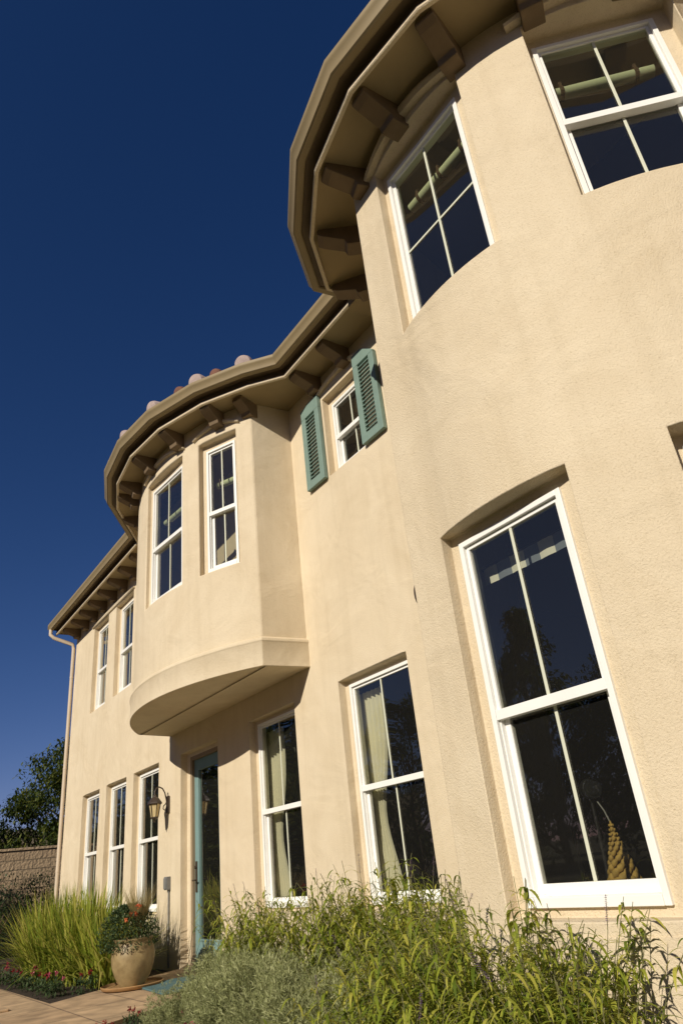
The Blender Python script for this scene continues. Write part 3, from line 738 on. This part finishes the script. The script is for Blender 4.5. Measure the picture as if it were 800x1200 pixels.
for k in range(6):
    a = 2*PI*k/6; b.tube([(cc[0]+.092*math.cos(a), cc[1]+.092*math.sin(a), .012), (cc[0]+.058*math.cos(a), cc[1]+.058*math.sin(a), -.18)], .006, 6)
b.build('cage', M['bronze'], lan)
b = MB(); b.lathe([(.085, .012), (.054, -.172)], cc, 6); b.build('lamp_glass', M['lampglass'], lan)
ob = empty('outlet_box', (-10.16, 0, 1.0), 'small grey outlet box with a thin conduit on the wall left of the door', 'outlet')
b = MB(); b.box(Vector((0, 0, 0)), X, Y, Z, (-.055, .055), (-.055, -.001), (-.08, .08)); b.box(Vector((0, 0, 0)), X, Y, Z, (-.045, .045), (-.068, -.056), (-.065, .065)); b.build('cover', M['metal'], ob, bevel=.004)
b = MB(); b.tube([(.03, -.02, -.08), (.03, -.02, -.97)], .011, 8); b.build('conduit', M['metal'], ob)
b = MB(); b.box(Vector((0, 0, 0)), X, Y, Z, (-.5, .5), (-.32, .32), (.0, .018)); dm = b.build('door_mat', M['mat_teal'], loc=(-8.35, -.60, .032), rz=rad(-4), bevel=.006)
setp(dm, 'flat teal door mat on the paving by the large pot', 'door mat')
PP = Vector((-8.92, -.90, .03))
b = MB(); b.lathe([(0, 0), (.27, 0), (.32, .012), (.335, .04), (.325, .045), (.305, .02), (.0, .016)], (0, 0, 0), 40); sc_ = b.build('saucer', M['saucer'], loc=PP, smooth=50)
setp(sc_, 'wide shallow clay saucer under the big glazed pot', 'saucer')
pr = empty('potted_plant', PP+Z*.02, 'big tan glazed urn spilling dark leaves, wispy grass and orange flowers', 'potted plant')
pr.scale = (.75, .75, .75)
b = MB(); b.lathe([(0, 0), (.17, 0), (.185, .02), (.25, .12), (.295, .24), (.312, .34), (.31, .42), (.285, .50), (.265, .545), (.268, .565), (.285, .58), (.285, .60), (.25, .60), (.24, .55), (.0, .54)], (0, 0, 0), 48)
b.build('pot', M['pot'], pr, smooth=50)

# ---------------------------------------------------------------- foliage generators
def leaf_strip(b, p, d, L, W, droop, nseg=3, side=None, cup=0):
    """lance leaf: starts at p along d, bends down by droop"""
    d = d.normalized(); side = side or d.cross(Z)
    if side.length < 1e-3: side = X.copy()
    side = side.normalized(); k = len(b.v); pos = p.copy(); dirv = d.copy()
    for i in range(nseg+1):
        q = i/nseg; wv = W*math.sin(PI*min(1, .12+.88*q)**.8)*.5 if i < nseg else 0
        if i == 0: wv = W*.18
        if i == nseg: b.v.append(tuple(pos))
        else: b.v.append(tuple(pos-side*wv)); b.v.append(tuple(pos+side*wv))
        dirv = (dirv + Vector((0, 0, -droop/nseg))).normalized(); pos = pos + dirv*(L/nseg)
    for i in range(nseg-1): b.f.append((k+2*i, k+2*i+1, k+2*i+3, k+2*i+2))
    b.f.append((k+2*(nseg-1), k+2*(nseg-1)+1, k+2*nseg))
def rv(s=1): return Vector((random.gauss(0, s), random.gauss(0, s), random.gauss(0, s)))
def sage_proto(H, nst, spikes):
    st, lf, fl = MB(), MB(), MB()
    for k in range(nst):
        a = random.uniform(0, 2*PI); lean = random.uniform(.02, .38); h = H*random.uniform(.62, 1.0)
        p0 = Vector((math.cos(a)*.10*random.random(), math.sin(a)*.10*random.random(), 0)); dv = Vector((math.cos(a)*lean, math.sin(a)*lean, 1))
        n = 9; pts = []; q = p0.copy(); d = dv.normalized()
        for i in range(n+1):
            pts.append(q.copy()); d = (d + Vector((math.cos(a)*.035*lean*3, math.sin(a)*.035*lean*3, 0)) + rv(.03)).normalized(); q = q + d*(h/n)
        st.tube(pts, [.0055*(1-.7*i/n) for i in range(n+1)], 5, False)
        nn = int(h/.042)
        for i in range(2, nn):
            s = i/nn; ix = min(n-1, int(s*n)); pp = pts[ix].lerp(pts[ix+1], s*n-ix)
            if s < .18 and random.random() < .5: continue
            aa = random.uniform(0, 2*PI)
            for m_ in (0, PI):
                if random.random() < .12: continue
                L = random.uniform(.09, .17)*(1 if s < .9 else .85); ang = aa+m_+random.uniform(-.3, .3)
                up_ = random.uniform(.45, 1.3)
                leaf_strip(lf, pp, Vector((math.cos(ang), math.sin(ang), up_)), L, L*random.uniform(.10, .155), random.uniform(1.2, 3.2), 5)
            # short axillary tufts thicken the mass
            if random.random() < .5:
                for _ in range(3):
                    ang = random.uniform(0, 2*PI); L = random.uniform(.03, .06)
                    leaf_strip(lf, pp, Vector((math.cos(ang), math.sin(ang), random.uniform(.2, 1.5))), L, L*.26, 1.0, 3)
        if k < spikes:
            q = pts[-1]; dd = (pts[-1]-pts[-2]).normalized(); Ls = random.uniform(.10, .2)
            end = q+dd*Ls+rv(.012); st.tube([q, end], [.002, .001], 4, False)
            for i in range(16):
                s = .15+.85*i/16; c = q.lerp(end, s)
                for _ in range(4):
                    a2 = random.uniform(0, 2*PI); leaf_strip(fl, c, Vector((math.cos(a2), math.sin(a2), .6)), random.uniform(.010, .018), .009, .5, 2)
    return st, lf, fl
SAGE = []
for H, nst, sp in ((1.12, 32, 1), (1.06, 31, 1), (1.16, 34, 1)):
    st, lf, fl = sage_proto(H, nst, sp)
    r_ = empty('sage_shrub', (0, 0, 0), 'x', 'shrub', 'tall sage shrubs along the wall')
    st.build('stem', M['stem'], r_); lf.build('foliage', M['sage'], r_); fl.build('flower', M['purple'], r_)
    SAGE.append(r_)
sage_spots = [ # x, y, scale, variant, label
    (-6.75, -.60, .80, 1, 'thin airy sage in front of the teal door'),
    (-6.15, -.70, .86, 0, 'sage shrub just right of the door, left end of the dense row'),
    (-5.75, -.95, .88, 2, 'sage shrub below the left half of the window under the bay'),
    (-5.35, -.62, .92, 1, 'sage shrub in front of the right half of the window under the bay'),
    (-4.95, -.92, .90, 0, 'sage shrub below the wall between the two curtained windows'),
    (-4.50, -.72, .98, 2, 'tallest sage shrub, left of the curtained window nearest the tower'),
    (-4.15, -.85, .98, 1, 'sage shrub with a purple spike against the curtained window nearest the tower'),
    (-3.75, -.95, .90, 0, 'sage shrub below the right edge of the curtained window nearest the tower'),
    (-3.30, -1.25, .88, 2, 'sage shrub at the foot of the tower, left of its large window'),
    (-2.90, -1.78, .82, 1, 'sage shrub under the left corner of the large tower window'),
    (-2.45, -1.84, .80, 0, 'sage shrub under the middle of the large tower window'),
    (-2.00, -1.80, .76, 2, 'rightmost sage shrub, its long leaves arching over the bare wall'),
    (-2.95, -1.95, .66, 0, 'low sage shrub behind the silver mounds at the bottom centre'),
    (-2.75, -2.25, .60, 1, 'low sage shrub at the bottom edge below the large window'),
    (-2.25, -2.32, .58, 2, 'lowest sage shrub at the bottom right corner of the bed'),
    (-2.25, -1.72, .86, 2, 'sage shrub against the tower wall below the right part of the large window'),
    (-1.75, -2.05, .74, 1, 'low sage shrub at the right end of the bed, stems leaning outward'),
    (-5.0, -.62, .80, 1, 'slim sage shrub hard against the wall between the curtained windows'),
]
for i, (x, y, s, v, lab) in enumerate(sage_spots):
    copy_tree(SAGE[v], (x, y, .0), random.uniform(0, 6), (s, s, s), lab)
for r_ in SAGE:
    for c in list(r_.children): bpy.data.objects.remove(c)
    bpy.data.objects.remove(r_)

def mound(R, H, n, seed):
    random.seed(seed); b = MB()
    for _ in range(n):
        a = random.uniform(0, 2*PI); e = math.asin(random.random()**.8)
        rr = random.uniform(.72, 1.08)*(1+.18*math.sin(3*a+seed)+.12*math.sin(7*a+e*5))
        c = Vector((math.cos(a)*math.cos(e)*R*rr, math.sin(a)*math.cos(e)*R*rr, math.sin(e)*H*rr+.02))
        out = Vector((c.x/R, c.y/R, c.z/H+.5)).normalized()
        for _ in range(7):
            d = (out+rv(.55)).normalized(); L = random.uniform(.018, .042)
            leaf_strip(b, c+rv(.008), d, L, L*.20, .3, 2, side=rv(1))
    return b
MD = []
for i, sd in enumerate((3, 9)):
    r_ = empty('silver_artemisia', (0, 0, 0), 'x', 'shrub', 'silvery feathery mounds in front of the sage')
    mound(.42, .46, 5200, sd).build('foliage', M['silver'], r_)
    b = MB()
    for k in range(30):
        a = random.uniform(0, 2*PI); e = random.uniform(.1, .37)
        b.tube([(0, 0, 0), (math.cos(a)*e*.5, math.sin(a)*e*.5, .22), (math.cos(a)*e, math.sin(a)*e, random.uniform(.25, .42))], .004, 4, False)
    b.build('stem', M['stem'], r_); MD.append(r_)
random.seed(21)
for i, (x, y, s, v, lab) in enumerate([
    (-6.25, -.98, .92, 0, 'silvery mound nearest the door, leftmost in front of the paving edge'),
    (-5.70, -1.16, .92, 1, 'silvery mound second from the left, behind the pink blossoms'),
    (-5.10, -1.42, .88, 0, 'silvery mound in the middle of the bottom row'),
    (-4.75, -1.52, .95, 1, 'silvery mound fourth from the left at the bottom edge'),
    (-4.25, -1.56, .95, 0, 'silvery mound fifth from the left, against the sage stems'),
    (-5.75, -1.62, .62, 1, 'low silvery mound at the bottom edge beside the paving'),
    (-3.75, -1.62, .90, 1, 'silvery mound at the bottom centre, cut by the bottom edge')]):
    copy_tree(MD[v], (x, y, 0), random.uniform(0, 6), (s, s, s*1.0), lab)
for r_ in MD:
    for c in list(r_.children): bpy.data.objects.remove(c)
    bpy.data.objects.remove(r_)

def blades(b, n, R, H, W, droop, tilt=.35, nseg=6):
    for _ in range(n):
        a = random.uniform(0, 2*PI); q = R*random.random()**.7; p = Vector((math.cos(a)*q, math.sin(a)*q, 0))
        a2 = a+random.gauss(0, .7); t_ = abs(random.gauss(0, tilt)); d = Vector((math.cos(a2)*t_, math.sin(a2)*t_, 1))
        L = H*random.uniform(.6, 1.1); leaf_strip(b, p, d, L, W*random.uniform(.7, 1.2), random.uniform(.2, 1)*droop, nseg)
for x, y, s, lab in ((-12.3, -1.0, 1.0, 'bright arching grass clump furthest left beside the dark shrub'),
                     (-11.3, -1.12, 1.12, 'tall bright grass clump in front of the leftmost narrow window'),
                     (-10.45, -.95, 1.15, 'tall bright grass clump in front of the middle narrow window'),
                     (-9.85, -.85, .92, 'bright grass clump right beside the big pot')):
    b = MB(); blades(b, 620, .28, .98*s, .026, 1.7, .36, 8)
    g = b.build('ornamental_grass', M['grass'], loc=(x, y, 0)); setp(g, lab, 'grass clump', 'bright grass clumps in the left bed')
# reddish low flowers along the path
def flower_plant(mf, seed, hgt=.2):
    random.seed(seed); lf, fl = MB(), MB()
    for _ in range(260):
        a = random.uniform(0, 2*PI); q = .17*random.random()**.6; z = random.uniform(.02, hgt*.75)
        leaf_strip(lf, Vector((math.cos(a)*q, math.sin(a)*q, z)), rv(1)+Z*.6, random.uniform(.03, .06), .018, .6, 3)
    for k in range(3):
        a = random.uniform(0, 2*PI); q = .13*random.random(); c = Vector((math.cos(a)*q, math.sin(a)*q, hgt*random.uniform(.8, 1.25)))
        lf.tube([(c.x, c.y, 0), tuple(c)], .003, 4, False)
        for _ in range(26):
            d = rv(1); leaf_strip(fl, c+rv(.010), d, random.uniform(.015, .028), .02, .2, 2, side=rv(1))
    return lf, fl
FP = []
for i, mf in enumerate(('red', 'crimson', 'pink')):
    r_ = empty('bedding_flower', (0, 0, 0), 'x', 'flower', 'small bedding flowers along the paving'); lf, fl = flower_plant(mf, 40+i)
    lf.build('foliage', M['potleaf'], r_); fl.build('blossom', M[mf], r_); FP.append(r_)
random.seed(5)
fsp = [(-13.6, -1.62, 0, 'red bedding flower furthest left by the paving edge'), (-12.7, -1.64, 1, 'dark crimson bedding flower second from the left edge'), (-11.9, -1.60, 0, 'red bedding flower under the left grass clumps'),
       (-11.2, -1.58, 1, 'dark crimson bedding flower under the tall grass'), (-10.6, -1.56, 0, 'red bedding flower below the tall grass clump'), (-10.05, -1.52, 1, 'dark crimson bedding flower near the bed corner'),
       (-9.6, -1.56, 2, 'pink bedding flower at the bed corner beside the paving'), (-9.45, -1.25, 1, 'dark crimson bedding flower left of the big pot'),
       (-6.45, -1.72, 1, 'dark crimson flower at the paving edge beside the leftmost silvery mound'), (-5.70, -1.66, 2, 'pale pink blossom rising left among the silvery mounds'), (-4.55, -2.10, 2, 'bright pink blossom rising in the middle of the silvery mounds'), (-6.1, -2.1, 1, 'dark crimson flower at the bottom edge right of the paving')]
for k, (x, y, v, lab) in enumerate(fsp):
    s = 1.0 if k < 8 else (.7, .7, 1.0, .7)[k-8]; copy_tree(FP[v], (x, y, 0), random.uniform(0, 6), (s*.9, s*.9, s*(1.0 if k < 8 else 1.15)), lab)
for r_ in FP:
    for c in list(r_.children): bpy.data.objects.remove(c)
    bpy.data.objects.remove(r_)
# planting in the pot
random.seed(12)
lf, tr, st, fl = MB(), MB(), MB(), MB()
for _ in range(6500):
    a = random.uniform(0, 2*PI); e = random.uniform(-.5, 1.35); R0 = .44*random.uniform(.45, 1.05)
    c = Vector((math.cos(a)*math.cos(e)*R0-.10, math.sin(a)*math.cos(e)*R0-.04, .64+math.sin(e)*.40))
    if c.z < .56 and math.hypot(c.x, c.y) < .30: c.x *= 1.25; c.y *= 1.25
    if c.z < .5 and a < PI: continue
    L = random.uniform(.025, .05); leaf_strip(lf, c, rv(1)+Vector((c.x, c.y, .2))*2, L, L*.55, .8, 3)
lf.build('foliage', M['potleaf'], pr)
for _ in range(420):
    a = random.uniform(0, 2*PI); d = Vector((math.cos(a)*.28, math.sin(a)*.28, 1)); leaf_strip(tr, Vector((.08, .05, .6)), d, random.uniform(.5, .85), .005, .7, 6)
tr.build('grass_tuft', M['straw'], pr)
for k in range(4):
    c = Vector((.16+random.uniform(-.14, .14), -.12+random.uniform(-.1, .1), .95+random.uniform(-.12, .08)))
    lf2 = None
    st.tube([(0, 0, .6), tuple(c)], .003, 4, False)
    for _ in range(30): leaf_strip(fl, c+rv(.012), rv(1), random.uniform(.02, .035), .026, .2, 2, side=rv(1))
st.build('stem', M['stem'], pr); fl.build('blossom', M['orange'], pr)

# dark rounded shrubs at the far left
def leaf_ball(R, H, n, L0, seed, squash=1):
    random.seed(seed); b = MB()
    lobes = [(rv(.45), random.uniform(.45, .75)) for _ in range(9)]
    for _ in range(n):
        l, s = random.choice(lobes); d = rv(1).normalized()*s*random.uniform(.75, 1.05)
        c = Vector(((l.x+d.x)*R, (l.y+d.y)*R, max(.02, H*(.55+.5*(l.z*.6+d.z)))))
        L = L0*random.uniform(.6, 1.3); leaf_strip(b, c, rv(1)+d, L, L*.4, .5, 2)
    return b
for x, y, R, H, lab in ((-15.2, -1.35, .65, 1.15, 'dark rounded shrub left of the grass in front of the downspout'), (-17.2, -1.1, .95, 1.5, 'taller dark shrub at the left edge in front of the block wall'), (-18.2, .15, .75, 1.55, 'dark shrub added in place of foliage shadow on the block wall')):  # last shrub is added, standing in for foliage shadow on the block wall
    r_ = empty('dark_shrub', (x, y, 0), lab, 'shrub', 'dark shrubs at the left edge')
    leaf_ball(R, H, 4200, .06, int(-x*10)).build('foliage', M['dark'], r_)
    b = MB()
    for k in range(12):
        a = k*.6; b.tube([(0, 0, 0), (math.cos(a)*R*.6, math.sin(a)*R*.6, H*.7)], [.02, .008], 5, False)
    b.build('stem', M['bark'], r_)

# ---------------------------------------------------------------- block wall
def block_mat():
    m = bpy.data.materials.new('split_block'); m.use_nodes = True; n = m.node_tree; L = n.links.new; p = n.nodes['Principled BSDF']
    tc = n.nodes.new('ShaderNodeTexCoord'); sx = n.nodes.new('ShaderNodeSeparateXYZ'); cx_ = n.nodes.new('ShaderNodeCombineXYZ')
    L(tc.outputs['Object'], sx.inputs[0]); L(sx.outputs[1], cx_.inputs[0]); L(sx.outputs[2], cx_.inputs[1])
    br = n.nodes.new('ShaderNodeTexBrick'); br.inputs['Scale'].default_value = 1; br.inputs['Brick Width'].default_value = .4; br.inputs['Row Height'].default_value = .2
    br.inputs['Mortar Size'].default_value = .010; br.inputs['Color1'].default_value = (.50, .37, .23, 1); br.inputs['Color2'].default_value = (.42, .30, .185, 1); br.inputs['Mortar'].default_value = (.24, .18, .115, 1)
    L(cx_.outputs[0], br.inputs[0]); L(br.outputs[0], p.inputs['Base Color']); p.inputs['Roughness'].default_value = .95
    ns = n.nodes.new('ShaderNodeTexNoise'); ns.inputs['Scale'].default_value = 18; L(tc.outputs['Object'], ns.inputs[0])
    sb = n.nodes.new('ShaderNodeMath'); sb.operation = 'SUBTRACT'; L(ns.outputs[0], sb.inputs[0]); L(br.outputs[1], sb.inputs[1])
    b = n.nodes.new('ShaderNodeBump'); b.inputs['Distance'].default_value = .02; L(sb.outputs[0], b.inputs['Height']); L(b.outputs[0], p.inputs['Normal'])
    return m
b = MB(); b.box(Vector((0, 0, 0)), X, Y, Z, (-.1, .1), (-1.7, 16), (0, 2.0)); b.box(Vector((0, 0, 0)), X, Y, Z, (-.12, .12), (-1.7, 16), (2.003, 2.06))
bw_ = b.build('block_wall', block_mat(), loc=(-19.2, 0, 0), bevel=.006); setp(bw_, 'tan concrete block garden wall beyond the house corner', 'wall')

# ---------------------------------------------------------------- trees
def tree(loc, H, R, trunk_h, n, L0, lab, seed, cone=False, m='tree', group=None, clumps=34):
    random.seed(seed); r_ = empty('tree', loc, lab, 'tree', group)
    t = MB(); lean = rv(.04); top = Vector((lean.x*H, lean.y*H, H*.85))
    t.tube([(0, 0, 0), (lean.x*H*.3, lean.y*H*.2, H*.3), tuple(top*.65), tuple(top)], [H*.022, H*.017, H*.011, H*.003], 8)
    lf = MB(); cl = []
    for k in range(clumps):
        q = random.random()
        z = trunk_h+(H-trunk_h)*q
        if cone: rr = R*(1-q)*1.05+.15
        else: rr = R*math.sqrt(max(.05, 1-(2*q-.85)**2*.8))
        a = random.uniform(0, 2*PI); d = rr*random.random()**.5
        c = Vector((math.cos(a)*d, math.sin(a)*d, z)); cl.append((c, R*random.uniform(.24, .40)*(.7 if cone else 1)))
        if k % 2 == 0: t.tube([(0+lean.x*z, lean.y*z, max(.3, z-d*.7)), tuple(c)], [H*.007, H*.002], 5, False)
    for _ in range(n):
        c, s = random.choice(cl); d = rv(1).normalized()*s*random.random()**.45
        L = L0*random.uniform(.6, 1.3); leaf_strip(lf, c+Vector((d.x, d.y, d.z*.75)), rv(1), L, L*.45, .5, 2)
    t.build('trunk', M['bark'], r_); lf.build('crown', M[m], r_); return r_
tree((-23.0, 2.1, 0), 5.0, 2.0, .6, 34000, .13, 'dense dark tree behind the block wall next to the downspout', 61, clumps=110)
tree((-21.2, 1.45, 0), 4.1, 1.1, .5, 14000, .11, 'smaller yellow-green tree behind the block wall next to the dark tree', 62)
tree((-24.0, -1.55, 0), 5.0, 1.7, .6, 26000, .12, 'dark tree behind the block wall cut by the left edge', 63, clumps=90)
tree((-26.5, .25, 0), 3.3, 1.4, .4, 14000, .12, 'low bushy tree behind the block wall between the two dark trees', 64)
for i, (x, y, R0, H0) in enumerate(((-19.3, -3.1, 1.2, 2.6), (-20.0, -5.2, 1.4, 2.9), (-20.8, -7.8, 1.5, 2.8))):
    lab = ('hedge shrub next to the end of the block wall', 'larger hedge shrub beyond the end of the block wall', 'hedge shrub furthest from the block wall')[i]
    r_ = empty('hedge_shrub', (x, y, 0), lab, 'shrub', 'hedge shrubs beyond the block wall')
    leaf_ball(R0, H0, 5200, .12, 90+i).build('foliage', M['tree'], r_)
    b = MB()
    for k in range(8): b.tube([(0, 0, 0), (math.cos(k*.8)*R0*.6, math.sin(k*.8)*R0*.6, H0*.7)], [.04, .012], 5, False)
    b.build('stem', M['bark'], r_)
# trees of the street side: seen mirrored in the panes, and shading the block wall
tree((-16.9, -4.9, 0), 4.4, 1.3, 1.5, 6500, .13, 'young garden tree that shades the block wall', 71)
G_ = 'street trees mirrored in the windows'
for i, (x, y, H, R, cone, lab) in enumerate(((-17.6, -19.5, 9.4, 2.2, True, 'tall pointed street tree mirrored in the large tower window'), (-14.6, -21, 5.9, 2.6, False, 'round street tree right of the pointed one'),
        (-21.5, -20, 6.6, 3.0, False, 'round street tree left of the pointed one'), (-27, -18.5, 7.6, 3.0, False, 'tall street tree mirrored between the curtains'), (-22.5, -10.0, 5.9, 2.4, False, 'garden tree mirrored in the window under the bay'),
        (-28, -10.5, 6.8, 2.8, False, 'garden tree beyond the front lawn'), (-34, -8.5, 6.6, 2.8, False, 'garden tree mirrored in the three narrow windows'), (-40, -13, 8.0, 3.4, False, 'large tree at the far side of the lawn'), (-10.5, -24, 5.6, 2.6, False, 'street tree across the road from the tower'))):
    tree((x, y, 0), H, R, H*.12, 11000, .24, lab, 80+i, cone, group=G_, clumps=80)

# unseen tree belt, added to block low sky and darken walls under the eaves
belt = [tree((-3, -31, 0), 12.0, 4.6, 1.6, 15000, .34, 'large unseen tree across from the tower, added to block low sky', 120, clumps=110, group='unseen tree belt added to block low sky'),
        tree((7, -33, 0), 12.5, 4.8, 1.6, 15000, .34, 'large unseen tree at the right, added to block low sky', 121, clumps=110, group='unseen tree belt added to block low sky')]
for i, (x, y, sc2, v) in enumerate(((17, -32, 1.0, 0), (26, -27, .95, 1), (31, -17, .9, 0), (33, -6, .9, 1), (-12, -34, .92, 1), (-24, -35, .85, 0), (-37, -33, .85, 1), (-50, -26, .8, 0), (12, -38, 1.1, 1), (2, -39, 1.1, 0))):
    copy_tree(belt[v], (x, y, 0), i*1.3, sc2, ('large unseen tree added to block low sky, %s' % ('far right beyond the road', 'right beyond the lawn', 'right beside the lawn', 'furthest right of the belt', 'left of the road behind the pointed tree', 'left behind the round trees', 'far left behind the lawn trees', 'furthest left of the belt', 'in the second row at the right', 'in the second row at the centre')[i]))
